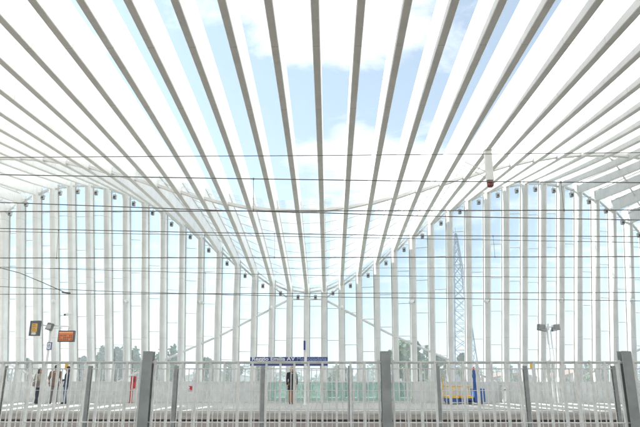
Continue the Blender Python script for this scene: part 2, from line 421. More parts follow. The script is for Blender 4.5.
# ------------------------------------------------------------------ ground, track bed, platforms
L_ = 90
b = MB(); b.add([(-3000,-3000,-7),(3000,-3000,-7),(3000,3000,-7),(-3000,3000,-7)], [(0,1,2,3)])
struct(b.build('ground', M['field']))
b = MB(); b.box(-L_,L_,-12,36.5,-7.004,-.75); struct(b.build('track_bed', M['ballast']))
for yc in (3.0, 7.3, 11.6, 16.8, 21.75):
    b = MB()
    for s in (-.7175, .7175): b.box(-L_,L_,yc+s-.035,yc+s+.035,-.68,-.55); b.box(-L_,L_,yc+s-.07,yc+s+.07,-.70,-.68)
    j = -24.0
    while j < 24: b.box(j,j+.25,yc-1.25,yc+1.25,-.752,-.70,1); j += .6
    struct(b.build('railway_track', [M['steel'], M['conc']]))
b = MB(); b.box(-L_,L_,23.665,36.4,-.31,-.131); b.box(-L_,L_,24.05,36.4,-.40,-.311); b.box(-L_,L_,23.655,36.4,-.752,-.401,2)
b.box(-L_,L_,24.0,36.4,-.130,-.012, 1)                             # far platform body, with a shadow groove in its side
struct(b.build('platform', [M['side'], M['conc'], M['brickish']]))
b = MB()
j = -30.0
while j < 30: b.box(j+.006,j+1.494,23.65,24.25,-.129,0.0); j += 1.5
struct(b.build('platform_edge', M['coping']))
b = MB(); b.add([(-L_,24.25,.0),(L_,24.25,.0),(L_,36.4,.0),(-L_,36.4,.0)],[(0,1,2,3)])
b.add([(-L_,24.25,.0),(L_,24.25,.0),(L_,24.25,-.012),(-L_,24.25,-.012)],[(0,1,2,3)])
struct(b.build('platform_paving', M['paving']))
b = MB(); b.add([(-L_,24.5,.004),(L_,24.5,.004),(L_,24.8,.004),(-L_,24.8,.004)],[(0,1,2,3)])
struct(b.build('tactile_strip', mat('tactile_grey', (.30,.29,.27), .9, var=.1)))
b = MB(); b.box(-L_,L_,-9.8,1.3,-.752,0); struct(b.build('platform', mat('dark_paving', (.24,.225,.20), .8)))

# ------------------------------------------------------------------ fences
def fence(name, label, Y, posts, ztop, zpost, zbot, nr):
    f = thing(name, label, 'fence', (posts[0], Y, -.75))
    dz = .75
    for i, px in enumerate(posts):
        b = MB(); x = px - posts[0]
        b.box(x-.04,x+.04,-.042,-.034,0,zpost+dz); b.box(x-.04,x+.04,.034,.042,0,zpost+dz); b.box(x-.004,x+.004,-.034,.034,0,zpost+dz-.001)
        b.build('post', M['fpost'], f)
        if i < len(posts)-1:
            w = posts[i+1]-px; b = MB(); n = round(w/.118)
            for j in range(n):
                bx = x + w*(j+.5)/n
                b.box(bx-.0085,bx+.0085,-.013,.013,zbot+dz,ztop+dz)
            for q in range(nr):
                zz = ztop+dz-.008-.472*q; hh = .008 if q in (0,) else .006
                b.tube([(x+.01,0,zz),(x+w-.01,0,zz)], hh, 6, round_ends=False)
            b.box(x-.0,x+w,-.014,.014,ztop+dz-.003,ztop+dz+.007)
            b.box(x-.075,x-.046,-.012,.012,ztop+dz-.01,ztop+dz+.016); b.box(x+.046,x+.075,-.012,.012,ztop+dz-.01,ztop+dz+.016)
            b.build('mesh_panel', M['fbar'], f)
    return f
fence('steel_fence', 'foreground pale steel bar fence with three thick grey posts in view', 5.0, [.470+2*n for n in range(-3,4)], EYE+.080, EYE+.168, EYE-.393-.55, 3)
fence('steel_fence', 'farther pale steel bar fence whose many grey posts look thin, seen through the nearer fence', 13.7, [.47+2*n for n in range(-7,7)], EYE+.074, EYE+.135, -.70, 5)

# ------------------------------------------------------------------ parapets at the back of the far platform
PY = 30.3
def parapet(label, x0, x1, m, cap, name):
    t = thing(name, label, 'parapet', (x0, PY, 0))
    n = max(1, round((x1-x0)/1.59)); w = (x1-x0)/n
    for i in range(n):
        b = MB(); b.box(i*w+.012,(i+1)*w-.012,-.02,.02,.07,.95)
        if m is not M['gglass']:
            b.box(i*w+.08,(i+1)*w-.08,-.026,-.0202,.16,.86)
        b.build('panel', m, t)
        b = MB(); b.box(i*w-.025,i*w+.025,-.05,.05,.0,.952); b.build('upright', M['rail'], t)
    b = MB(); b.box(0,x1-x0,-.045,.045,.954,1.0); b.box(0,x1-x0,-.06,.06,.001,.068)
    b.build('coping', cap, t)
    return t
xg0, xg1 = -3.1, 4.1
parapet('grey metal panel parapet behind the waiting people, left of the green glass', -22, xg0-.05, M['parapet'], M['parapet'], 'parapet')
parapet('green glass balustrade below the blue name sign', xg0, xg1, M['gglass'], M['rail'], 'glass_balustrade')
parapet('grey metal panel parapet to the right of the green glass', xg1+.05, 22, M['parapet'], M['parapet'], 'parapet')

# ------------------------------------------------------------------ platform furniture
def text(s, size, m, parent, loc, bold=0, name='lettering', ext=.004, sx=1):
    cu = bpy.data.curves.new(name, 'FONT'); cu.body = s; cu.size = size; cu.extrude = ext; cu.offset = bold
    to = bpy.data.objects.new('t', cu); me = bpy.data.meshes.new_from_object(to); bpy.data.objects.remove(to); me.name = name
    xs = [v.co.x for v in me.vertices]; k_ = sx/(max(xs)-min(xs))
    for v in me.vertices: v.co.x *= k_
    me.materials.clear(); me.materials.append(m)
    o = bpy.data.objects.new(name, me); C.objects.link(o); o.parent = parent
    o.location = loc; o.rotation_euler = (PI/2,0,0); return o
Ys = 29.2
a, c = at(250.2,357.2,Ys), at(327.8,365.6,Ys)
t = thing('name_sign', 'long blue station name sign reading Reggio Emilia AV Mediopadana', 'sign', (a.x, Ys, 0))
W, H = c.x-a.x, a.z-c.z
b = MB(); b.box(0,W,-.03,.03,c.z,a.z); b.build('sign_board', M['signb'], t, bevel=.006)
b = MB(); b.box(-.01,W+.01,-.034,.034,a.z+.001,a.z+.02); b.box(-.01,W+.01,-.034,.034,c.z-.02,c.z-.001); b.build('sign_frame', M['alu'], t)
text('Reggio Emilia AV', .25, M['letter'], t, (.08,-.036,c.z+.243), .0055, sx=2.12)
text('Mediopadana', .25, M['letter2'], t, (2.30,-.036,c.z+.236), .002, sx=1.45)
for xx in (.35, W-.35):
    b = MB(); b.tube([(xx,.07,0),(xx,.07,a.z+.02)], .035, 10, round_ends=False); b.build('leg', M['rail'], t)
q = at(305.6,341,28.0); q2 = at(305.6,403,28.0)
t = thing('sign_pole', 'pale pole before the blue name sign, narrow blue blade sign on its top', 'pole', (q.x, 28.0, 0))
b = MB(); b.tube([(0,0,0),(0,0,q.z-.02)], .062, 12, round_ends=False); b.tube([(0,0,0),(0,0,.05)], .12, 12, round_ends=False); b.build('shaft', M['white'], t, smooth=False)
b = MB(); b.box(-.085,-.0,-.35,-.063,q.z-.42,q.z); b.build('blade_sign', M['signb'], t)

# red call post
t = thing('call_post', 'red emergency post with a wide red box on its upper half', 'emergency post', (at(131,399,29.6).x, 29.6, 0))
b = MB(); b.box(-.07,.05,-.05,.05,0,1.27); b.box(-.1,.08,-.09,.09,0,.03); b.build('post', M['red'], t, bevel=.01)
b = MB(); b.box(-.055,.20,-.13,-.052,.68,1.26); b.build('call_box', M['red'], t, bevel=.012)
b = MB(); b.box(.01,.15,-.136,-.1305,.98,1.16); b.build('speaker_grille', M['darkred'], t)
# fire notice on the parapet
t = thing('fire_notice', 'small square red notice with a white mark fixed to the grey parapet', 'notice', (at(190.3,386,PY).x, PY-.04, .66))
b = MB(); b.box(-.11,.11,-.008,.004,-.12,.12); b.build('plate', M['red'], t)
b = MB(); b.box(-.08,-.02,-.011,-.0085,-.02,.09); b.box(-.10,.02,-.011,-.0085,-.09,-.05); b.build('symbol', M['letter'], t)
# yellow placards
for (xx, yy, lab) in ((66.7,366.5,'small yellow placard on a thin post behind the person in jeans'), (531.5,365,'small yellow placard on a thin post at the right of the platform')):
    q = at(xx,yy,30.0); t = thing('placard', lab, 'placard', (q.x,30.0,0), 0, 'small yellow placards on the platform')
    b = MB(); b.box(-.09,.09,-.012,.012,q.z-.16,q.z+.16); b.build('plate', M['yellow'], t)
    b = MB(); b.tube([(0,.03,0),(0,.03,q.z+.1)], .016, 8, round_ends=False); b.build('post', M['rail'], t)
# white cabinet
t = thing('cabinet', 'narrow white service cabinet standing against the parapet', 'cabinet', (at(505.6,399,29.9).x, 29.9, 0))
b = MB(); b.box(-.17,.17,-.13,.13,.05,.80); b.build('body', M['cabinet'], t, bevel=.01)
b = MB(); b.box(-.145,.145,-.138,-.131,.10,.74); b.build('door', M['white'], t)
b = MB(); b.box(.10,.12,-.15,-.1385,.38,.48); b.box(-.08,-.0,-.145,-.1385,.60,.64); b.build('handle', M['darkg'], t)
b = MB(); b.box(-.15,.15,-.11,.11,0,.05); b.box(-.19,.19,-.15,.15,.801,.82); b.build('plinth', M['alu'], t)

# wheelchair lift
xa = at(444.5,400,29).x
t = thing('wheelchair_lift', 'yellow and blue wheeled wheelchair lift parked on the platform', 'wheelchair lift', (xa, 29.0, 0))
b = MB()
for x0 in (.03, .68): b.box(x0,x0+.60,-.40,.40,.10,.27)
b.box(.05,1.26,-.36,.36,.14,.18); b.build('base', M['blue'], t, bevel=.012)
b = MB()
for x0 in (.03,.68): b.box(x0-.01,x0+.61,-.415,.41,.271,.37)
b.build('deck', M['yellow'], t, bevel=.008)
b = MB()
for x in (.03, 1.26):
    for y in (-.38,.38): b.tube([(x,y,.37),(x,y,1.30 if x < .1 else .80)], .02, 8)
for z in (.80,):
    for y in (-.38,.38): b.tube([(.03,y,z),(1.26,y,z)], .017, 8)
for x in (.03, 1.26): b.tube([(x,-.38,.80),(x,.38,.80)], .017, 8)
for x in (.35,.65,.95):
    for y in (-.38,.38): b.tube([(x,y,.37),(x,y,.80)], .012, 8)
b.build('railing', M['yellow'], t)
b = MB(); b.box(.10,.55,-.37,-.35,.62,.79); b.box(.72,.95,-.37,-.35,.60,.79); b.build('side_panel', M['cream'], t)
b = MB(); b.box(1.42,1.54,-.10,.06,.05,1.55); b.box(1.40,1.56,-.12,.08,1.2,1.35); b.build('mast', M['blue'], t, bevel=.01)
b = MB(); b.box(1.36,1.86,-.36,.36,.10,.70); b.box(1.60,1.615,-.37,-.361,.12,.68); b.build('drive_unit', M['blue'], t, bevel=.015)
b = MB(); b.tube([(1.48,-.02,1.55),(1.48,-.02,1.66)], .05, 10); b.build('beacon', M['red'], t)
b = MB(); b.tube([(1.80,-.2,.70),(1.86,-.2,1.0),(1.84,-.2,1.25)], .018, 8); b.tube([(1.84,-.2,1.25),(1.84,.2,1.25)], .018, 8); b.build('push_handle', M['alu'], t)
for wx in (.18, 1.12, 1.68):
    for wy in (-.37, .37):
        b = MB(); b.tube([(wx,wy-.03,.09),(wx,wy+.03,.09)], .088, 14, round_ends=False); b.build('wheel', M['darkg'], t)

# floodlight post on the right
def floodlights(t, z, sp=.20, tilt=1):
    for s in (-1, 1):
        b = MB(); cx = s*(sp+.15)
        q = [(-.20,.02),(.20,.10),(.16,.40),(-.14,.36)]
        b.loft([[(cx+s*a, y, z-.30+h) for a, h in q] for y in (-.17,.13)]); b.build('floodlight', M['lampg'], t, bevel=.015)
        b = MB(); b.add([(cx+s*a*.85, -.173, z-.30+h*.86+.03) for a, h in q], [(0,1,2,3)])
        b.build('lens', M['alu'], t)
        b = MB()
        for v in range(4): b.box(cx-.12+v*.07,cx-.09+v*.07,-.18,-.1745,z-.20,z+.04)
        b.build('lens_rib', M['darkg'], t)
    b = MB(); b.bar((-sp-.05,0,z-.05),(sp+.05,0,z-.05),.05); b.bar((0,0,z-.2),(0,0,z+.12),.06); b.build('crossbar', M['white'], t)
q = at(555.5,401,29.7); q2 = at(548,328,29.7)
t = thing('floodlight_post', 'white post carrying a pair of grey floodlights at the right of the platform', 'lamp post', (q.x+.02, 29.7, 0))
b = MB(); b.tube([(-.07,0,0),(-.07,0,q2.z)], .045, 10, round_ends=False); b.tube([(.13,0,0),(.10,0,q2.z-.1)], .03, 10, round_ends=False)
for i in range(7): b.bar((-.07,0,.3+i*.42),(.12,0,.3+i*.42),.02)
b.box(-.16,.2,-.1,.1,0,.03); b.build('shaft', M['white'], t)
floodlights(t, q2.z+.1)

# information post on the left
q = at(51,327,29.7); zz = q.z
t = thing('information_post', 'white post carrying floodlights, two lit train displays and a small framed number', 'display post', (q.x, 29.7, 0))
b = MB(); b.tube([(0,0,0),(0,0,zz+.1)], .06, 12, round_ends=False); b.box(-.15,.15,-.15,.15,0,.03); b.build('shaft', M['white'], t)
b = MB(); b.bar((-.75,-.02,zz+.10),(1.0,-.02,zz+.02),.06); b.bar((-.3,-.02,zz-.1),(.6,-.02,zz-.05),.04); b.build('arm', M['white'], t)
b = MB()
b.loft([[(a, y, zz+h) for a, h in ((-.16,-.12),(.12,-.22),(.22,.14),(-.04,.22))] for y in (-.32,-.075)]); b.build('floodlight', M['lampg'], t, bevel=.02)
b = MB(); 
for i in range(4): b.box(-.08+i*.06,-.05+i*.06,-.325,-.3205,zz-.10,zz+.10)
b.build('lens', M['cabinet'], t)
def disp(cx, cz, w, h, rz, kind):
    e = MB(); e.box(-w/2,w/2,-.10,.10,-h/2,h/2); d = e.build('display', M['darkg'], t, bevel=.01)
    d.location = (cx,-.16,cz); d.rotation_euler = (0,0,rz)
    if kind == 'led':
        e = MB(); e.box(-w/2+.05,w/2-.05,-.106,-.1015,h/2-.15,h/2-.06); e.build('header_line', M['ledh'], d)
        e = MB(); e.box(-w/2+.05,w/2-.05,-.104,-.1012,-h/2+.06,h/2-.17); e.build('lit_field', M['led'], d)
        e = MB()
        for i, x in enumerate((-.29,-.20,-.09,.0,.10,.19,.28)):
            for j in range(3):
                if (i*3+j*5) % 7 != 1: e.box(x-.03,x+.022,-.108,-.1045,-h/2+.085+j*.095,-h/2+.15+j*.095)
        e.build('text_rows', M['darkg'], d)
    else:
        e = MB(); e.box(-w/2+.13,w/2-.08,-.105,-.1012,-h/2+.20,h/2-.14); e.build('lit_field', M['screen'], d)
        e = MB(); e.box(-w/2+.15,w/2-.12,-.105,-.1012,-h/2+.06,-h/2+.18); e.build('caption_field', M['screenw'], d)
        e = MB()
        for j in range(4): e.box(-w/2+.17,w/2-.14-.05*(j%2),-.108,-.1055,-h/2+.27+j*.09,-h/2+.30+j*.09)
        e.build('text_rows', M['darkg'], d)
qa, qb = at(35.8,328.4,29.6), at(67.2,336.3,29.6)
disp(qa.x-q.x, qa.z, .52, .76, -.15, 'info')
disp(qb.x-q.x, qb.z, .80, .56, .05, 'led')
b = MB(); b.bar((qb.x-q.x,-.04,qb.z+.28),(qb.x-q.x,-.04,zz+.06),.04); b.build('hanger', M['white'], t)
qc = at(49.2,346,29.6)
b = MB(); b.box(qc.x-q.x-.12,qc.x-q.x+.12,-.11,-.06,qc.z-.19,qc.z+.19); d = b.build('number_frame', M['signb'], t, bevel=.006)
b = MB(); b.box(qc.x-q.x-.085,qc.x-q.x+.085,-.114,-.1105,qc.z-.15,qc.z+.15); b.build('number_plate', M['letter'], d)
b = MB(); b.tube([(qc.x-q.x,-.118,qc.z+.09),(qc.x-q.x+.04,-.118,qc.z),(qc.x-q.x,-.118,qc.z-.09),(qc.x-q.x-.04,-.118,qc.z),(qc.x-q.x,-.118,qc.z+.09)], .012, 6); b.build('number_mark', M['darkg'], d)
# camera on a column beside it
q = at(63.5,313,33)
t = thing('security_camera', 'small dark-lensed white security camera on a column above the amber display', 'camera', (q.x, colY(-13,q.z)-.0, q.z))
b = MB(); b.tube([(0.1,-.05,.06),(-.04,-.34,-.05)], [.07,.08], 12); b.build('housing', M['white'], t, smooth=True)
b = MB(); b.tube([(-.055,-.39,-.06),(-.06,-.41,-.07)], .06, 12); b.build('lens', M['darkg'], t)
b = MB(); b.bar((.1,.0,.06),(.1,-.1,.06),.05); b.build('bracket', M['alu'], t)

# ------------------------------------------------------------------ people (front is -Y)
def person(label, x, y, rz, H, hair, hairlen, top, legs, pose, coat=.0, female=False, sleeve=1.0, collar=None):
    t = thing('person', label, 'person', (x, y, 0), rz, None)
    s = H/1.75
    sh = .185 if female else .205; hp = .095
    V = Vector
    J = dict(
        hipL=V((-hp,0,.92)), hipR=V((hp,0,.92)),
        kneeL=V((-hp-.01,-.02,.50)), kneeR=V((hp+.01,-.02,.50)), ankL=V((-hp-.015,.02,.09)), ankR=V((hp+.015,.02,.09)),
        shL=V((-sh,.01,1.42)), shR=V((sh,.01,1.42)), elL=V((-sh-.06,.03,1.14)), elR=V((sh+.06,.03,1.14)),
        wrL=V((-sh-.05,-.05,.90)), wrR=V((sh+.05,-.05,.90)), head=V((0,-.02,1.635)), turn=0)
    for k_, v in pose.items(): J[k_] = V(v) if k_ != 'turn' else v
    lean = J.get('lean', V((0,0,0)))
    up = lambda p: p + lean*(max(0,p.z-.92)/.7)
    for k_ in ('shL','shR','head'): J[k_] = up(J[k_])
    nk = (J['shL']+J['shR'])/2 + V((0,0,.03))
    # ---- body
    b = MB()
    def torso(mb, g, z0, z1, hem=0):
        pr = [(.84,.155,.105),(.92,.165,.115),(1.00,.15,.105),(1.10,.135 if female else .145,.095),(1.22,.15 if female else .165,.11),(1.33,.165 if female else .185,.115),(1.41,.155 if female else .175,.095),(1.46,.09,.07)]
        rings = []
        pr = [p for p in pr if z0-.001 <= p[0] <= z1]
        if hem: pr = [(hem, .19, .14)] + pr
        for z, rx, ry in pr:
            c = up(V((0,.005,z))); rings.append([(c.x+(rx+g)*math.cos(2*PI*j/16), c.y+(ry+g)*math.sin(2*PI*j/16), c.z) for j in range(16)])
        mb.loft(rings)
    torso(b, 0, .84, 1.5)
    b.tube([nk-V((0,0,.06)), nk+V((0,0,.04)), J['head']-V((0,0,.05))], [.062,.052,.05], 10)
    hd = J['head']; tr = Matrix.Rotation(J['turn'],3,'Z')
    def hp_(v): return hd + tr @ V(v)
    hb = MB(); hb.ell((0,.005,.02), .076, .096, .108); hb.ell((0,-.03,-.055), .052, .062, .06)
    hb.tube([(0,-.095,.015),(0,-.118,-.022)], [.010,.017], 8); hb.ell((0,-.088,-.062), .026,.010,.010,8,5); hb.ell((0,-.083,-.098),.022,.016,.016,8,5)
    for sx in (-1,1): hb.ell((sx*.078,.012,-.005), .012,.022,.034,8,5); hb.ell((sx*.032,-.085,.032),.022,.010,.007,8,5)
    b.add([hp_(v) for v in hb.v], hb.f)
    for L in 'LR':
        hi, kn, an = J['hip'+L], J['knee'+L], J['ank'+L]
        b.tube([hi-V((0,0,-.02)), hi.lerp(kn,.4), kn, kn.lerp(an,.35)+V((0,.012,0)), an], [.092,.078,.055,.055,.036], 10)
        fd = J.get('foot'+L, V((0,-1,0))).normalized()
        b.tube([an-fd*.035-V((0,0,.045)), an+fd*.08-V((0,0,.05)), an+fd*.15-V((0,0,.06))], [.036,.036,.026], 8)
        s_, e_, w_ = J['sh'+L], J['el'+L], J['wr'+L]
        b.tube([s_, s_.lerp(e_,.5), e_, e_.lerp(w_,.4), w_], [.055,.045,.038,.037,.026], 10)
        dr = (w_-e_).normalized(); sd = -1 if L == 'L' else 1
        side = V((-sd*.35,-1,0)); side = (side - dr*side.dot(dr)).normalized(); nrm = dr.cross(side)
        b.tube([w_, w_+dr*.05, w_+dr*.085], [.026,.036,.034], 8, sx=.8)
        for fi, (o, ln) in enumerate(((-.03,.062),(-.01,.078),(.01,.082),(.03,.072))):
            p0 = w_+dr*.09+side*(-o)
            inn = V((-sd,0,0))
            b.tube([p0, p0+dr*ln*.5+inn*.008, p0+dr*ln*.85+inn*.026], [.0095,.009,.0075], 6)
        p0 = w_+dr*.03+side*.03
        b.tube([p0, p0+dr*.03+side*.025, p0+dr*.065+side*.03], [.012,.0105,.008], 6)
    bo = b.build('body', M['skin'], t, remesh=.0085)
    # ---- clothes
    c = MB(); torso(c, .022, .92 if not coat else .92, 1.42, hem=(.80 if not coat else coat))
    cn = up(V((0,.0,1.45))); c.tube([up(V((-.12,.005,1.425))), cn, up(V((.12,.005,1.425)))], [.068,.07,.068], 10)
    for L in 'LR':
        s_, e_, w_ = J['sh'+L], J['el'+L], J['wr'+L]
        we = e_.lerp(w_, .92*sleeve) if sleeve > .5 else s_.lerp(e_,.7)
        pts = [s_, s_.lerp(e_,.5), e_, we] if sleeve > .5 else [s_, s_.lerp(e_,.4), we]
        c.tube(pts, [.074,.064,.056,.045][:len(pts)], 10)
    c.build('jacket' if not female else 'top', M[top], t, remesh=.013)
    c = MB()
    rings = []
    for z, rx, ry in ((.80,.165,.118),(.92,.18,.13),(1.0,.163,.118)):
        rings.append([(rx*math.cos(2*PI*j/16), .005+ry*math.sin(2*PI*j/16), z) for j in range(16)])
    c.loft(rings)
    for L in 'LR':
        hi, kn, an = J['hip'+L], J['knee'+L], J['ank'+L]
        c.tube([hi-V((0,0,.0)), hi.lerp(kn,.4), kn, kn.lerp(an,.4), an+V((0,.0,.0))], [.103,.092,.072,.068,.062], 10)
    c.build('trousers', M[legs], t, remesh=.012)
    for L in 'LR':
        an = J['ank'+L]; fd = J.get('foot'+L, V((0,-1,0))).normalized(); zf = an.z-.09
        c = MB(); c.tube([an-fd*.05-V((0,0,.05)), an+fd*.06-V((0,0,.05)), an+fd*.17-V((0,0,.062))], [.046,.046,.034], 10)
        for i, v in enumerate(c.v): c.v[i] = (v[0], v[1], max(v[2], zf+.002))
        c.build('shoe', M['shoe'], t, smooth=True)
    # ---- hair
    h = MB(); hh = MB(); hh.ell((0,.022,.048), .086,.098,.094)
    hh.ell((0,.05,0), .080,.068,.098)
    if hairlen > .02: hh.tube([(0,.06,.03),(0,.085,-.05),(0,.08,-.10-hairlen*.5),(0,.075,-.12-hairlen)], [.08,.078,.07,.045], 10)
    if hairlen > .02:
        for sx in (-1,1): hh.tube([(sx*.07,.02,.04),(sx*.08,.03,-.06),(sx*.07,.04,-.12-hairlen*.6)], [.03,.032,.02], 8)
    h.add([hp_(v) for v in hh.v], hh.f); h.build('hair', M[hair], t, remesh=.01)
    for sx in (-1,1):
        e = MB(); e.ell(hp_((sx*.032,-.083,.014)), .012,.008,.008,8,5); e.build('eye', M['eye'], t, smooth=True)
    t.scale = (s,s,s)
    return t
YP = 28.75
def px_(x): return at(x,403,YP).x
w = person('woman with long dark hair in a cream top and dark jeans, one foot forward', px_(35.6), YP, R(62), 1.64, 'hair_d', .16, 'cream_c', 'darkj',
       dict(kneeL=(-.10,-.12,.50), ankL=(-.10,-.20,.09), kneeR=(.09,.04,.49), ankR=(.10,.16,.10), lean=(0,-.06,0), elR=(.24,.05,1.14), wrR=(.22,-.10,.98), wrL=(-.23,-.10,.95), turn=.25), female=True)
person('man in a brown jacket and grey trousers standing with his back to the tracks', px_(51.5), YP+.1, R(200), 1.78, 'hair_d', 0, 'brown', 'greyc',
       dict(kneeL=(-.10,-.03,.50), ankL=(-.13,.02,.09), lean=(0,.02,0), wrL=(-.27,-.06,.90), wrR=(.25,-.10,.91), turn=-.2))
person('person in a navy jacket and blue jeans beside the man in brown', px_(64.0), YP+.05, R(-72), 1.72, 'hair_d', .03, 'navy', 'jeans',
       dict(kneeL=(-.09,-.05,.50), ankL=(-.10,.02,.09), elR=(.23,.0,1.15), wrR=(.16,-.20,1.08), elL=(-.23,.04,1.14), wrL=(-.22,-.08,.90), turn=.1))
person('fair-haired person in a long black coat and tan trousers below the name sign', px_(291.7), YP-.1, R(12), 1.72, 'hair_b', .05, 'black', 'tan',
       dict(kneeL=(-.075,-.02,.50), ankL=(-.07,.02,.09), kneeR=(.075,-.03,.50), ankR=(.065,.0,.09), turn=-.3), coat=.64, female=True)
# bag carried by the woman
q = Vector((px_(35.6)+.05, YP-.30, .80))
t = thing('shoulder_bag', 'grey shoulder bag hanging at the side of the woman in cream', 'bag', (q.x,q.y,q.z), R(62))
b = MB(); b.loft([[(.16*sx*g,.06*sy*g,z) for sx, sy in ((-1,-1),(1,-1),(1,1),(-1,1))] for g, z in ((.9,-.0),(1,.06),(.95,.22),(.8,.26))]); b.build('bag_body', M['greyc'], t, bevel=.02)
b = MB(); b.tube([(-.12,0,.25),(-.06,.05,.48),(.02,.10,.64),(.08,.06,.48),(.12,0,.25)], .012, 6); b.build('strap', M['greyc'], t)

# ------------------------------------------------------------------ beyond the station
def tree(label, x, y, h, w, m, kind='round', seed=0, name='tree', n=2600, group='trees beyond the station'):
    rnd = random.Random(seed); t = thing(name, label, 'tree', (x,y,-7), 0, group)
    b = MB(); b.tube([(0,0,0),(.1,0,h*.3),(0,.1,h*.62),(.05,0,h*.85)], [h*.026,h*.02,h*.012,h*.005], 8, round_ends=False)
    for i in range(7):
        a = rnd.uniform(0,2*PI); z = h*rnd.uniform(.25,.6); l = w*rnd.uniform(.25,.45)
        b.tube([(0,0,z),(l*.5*math.cos(a),l*.5*math.sin(a),z+l*.4),(l*math.cos(a),l*math.sin(a),z+l*(1.1 if kind=='round' else 1.8))], [h*.009,h*.006,h*.003], 6, round_ends=False)
    b.build('trunk', M['bark'], t)
    lobes = []
    nl = 16 if kind == 'round' else 14
    for i in range(nl):
        if kind == 'round':
            a = rnd.uniform(0,2*PI); rr = w*.5*math.sqrt(rnd.random())*.72; z = h*rnd.uniform(.32,.88)
            rr *= math.sin(PI*min(1,max(.1,(z/h-.18)/.85)))**.6
            lobes.append((rr*math.cos(a), rr*math.sin(a), z, w*rnd.uniform(.13,.24)))
        else:
            f = (i+.5)/nl; z = h*(.14+.82*f); e = w*.42*math.sin(PI*min(1,.12+.86*f))**.7
            a = rnd.uniform(0,2*PI); lobes.append((e*.4*math.cos(a), e*.4*math.sin(a), z, e*rnd.uniform(.65,1.0)+.12))
    f = MB(); ls = .035*h*.5+.12
    for i in range(n):
        lx, ly, lz, lr = rnd.choice(lobes)
        d = Vector((rnd.gauss(0,1),rnd.gauss(0,1),rnd.gauss(0,1))).normalized()*lr*rnd.uniform(.45,1.08)**.6
        if kind != 'round': d.z *= 1.7
        c = Vector((lx,ly,lz)) + d
        if kind != 'round' and rnd.random() < .25: c += Vector((rnd.gauss(0,.35),rnd.gauss(0,.35),rnd.gauss(0,.3)))
        u = Vector((rnd.gauss(0,1),rnd.gauss(0,1),rnd.gauss(0,.6))).normalized(); v = u.cross(Vector((rnd.gauss(0,1),rnd.gauss(0,1),rnd.gauss(0,1)))).normalized()
        s = ls*rnd.uniform(.6,1.25)
        f.add([c-u*s-v*s*.35, c+u*s*.2-v*s*.6, c+u*s, c+v*s*.6], [(0,1,2,3)])
    f.build('crown', m, t)
    return t
def treepx(label, xc, ytop, wpx, Y, m, kind='round', seed=0, name='tree', n=2600):
    q = at(xc,ytop,Y); h = (q.z+7)*(1.13 if kind == 'round' else 1.02); w = wpx*Y/590*(1.1 if kind == 'round' else 1.5)
    return tree(label, q.x, Y, h, w, m, kind, seed, name, n)
treepx('dark poplar behind the columns right of the amber display', 104, 349, 16, 95, M['leafd'], 'tall', 1, 'poplar_tree')
treepx('poplar just left of the thick grey fence post on the left', 118, 348, 14, 100, M['leafd'], 'tall', 2, 'poplar_tree')
treepx('poplar hidden partly by the thick grey fence post on the left', 136, 350, 15, 98, M['leaf'], 'tall', 3, 'poplar_tree')
treepx('broad poplar right of the thick grey fence post on the left', 160, 353, 14, 105, M['leaf'], 'tall', 4, 'poplar_tree')
treepx('slim pointed poplar at the foot of the left diagonal brace', 174, 347, 11, 92, M['leafd'], 'tall', 5, 'poplar_tree')
treepx('low round tree between the left brace and the name sign', 207, 361, 26, 110, M['leaf'], 'round', 6)
treepx('low dark tree just left of the name sign', 236, 364, 24, 120, M['leafd'], 'round', 7)
treepx('pale tree under the left end of the name sign', 262, 366, 26, 130, M['leafp'], 'round', 8)
treepx('low tree right of the name sign', 338, 367, 22, 130, M['leaf'], 'round', 9)
treepx('tall broad pale tree behind the right thick fence post', 404, 337, 40, 88, M['leafp'], 'round', 10, n=5200)
treepx('second broad tree right of the tallest one, above the right brace', 426, 345, 32, 92, M['leaf'], 'round', 11, n=4200)
treepx('small pale shrubby tree below the right brace', 444, 361, 16, 86, M['leafp'], 'round', 12)
treepx('dark rounded bush-like tree at the foot of the pylon', 462.5, 354.5, 12, 82, M['leafd'], 'round', 13, n=3800)
treepx('low tree in the gap above the white cabinet', 510, 366, 26, 130, M['leaf'], 'round', 14)
treepx('low tree right of the right yellow placard', 556, 364, 24, 120, M['leafd'], 'round', 15)
treepx('low tree before the beige house at the far right', 597, 364, 28, 125, M['leaf'], 'round', 16)
treepx('dark tree at the far left behind the woman', 27, 362, 20, 105, M['leafd'], 'round', 17)
treepx('dark green tree behind the person in jeans', 84, 358, 18, 115, M['leafd'], 'round', 18)

rnd = random.Random(11); f = MB()
for i in range(15000):
    x = rnd.uniform(-150, 150); hh = 8.6 + 1.6*math.sin(x*.13) + 1.3*math.sin(x*.37+1) + .9*math.sin(x*.9)
    c = Vector((x, 235 + rnd.uniform(-5,5), -7 + hh*rnd.random()**.6)); s_ = rnd.uniform(.3,.75)
    u = Vector((rnd.gauss(0,1),rnd.gauss(0,1),rnd.gauss(0,.7))).normalized(); v = u.cross(Vector((rnd.gauss(0,1),rnd.gauss(0,1),rnd.gauss(0,1)))).normalized()
    f.add([c-u*s_-v*s_*.35, c+u*s_*.2-v*s_*.6, c+u*s_, c+v*s_*.6], [(0,1,2,3)])
struct(f.build('far_woodland', M['leaf']), 'stuff')

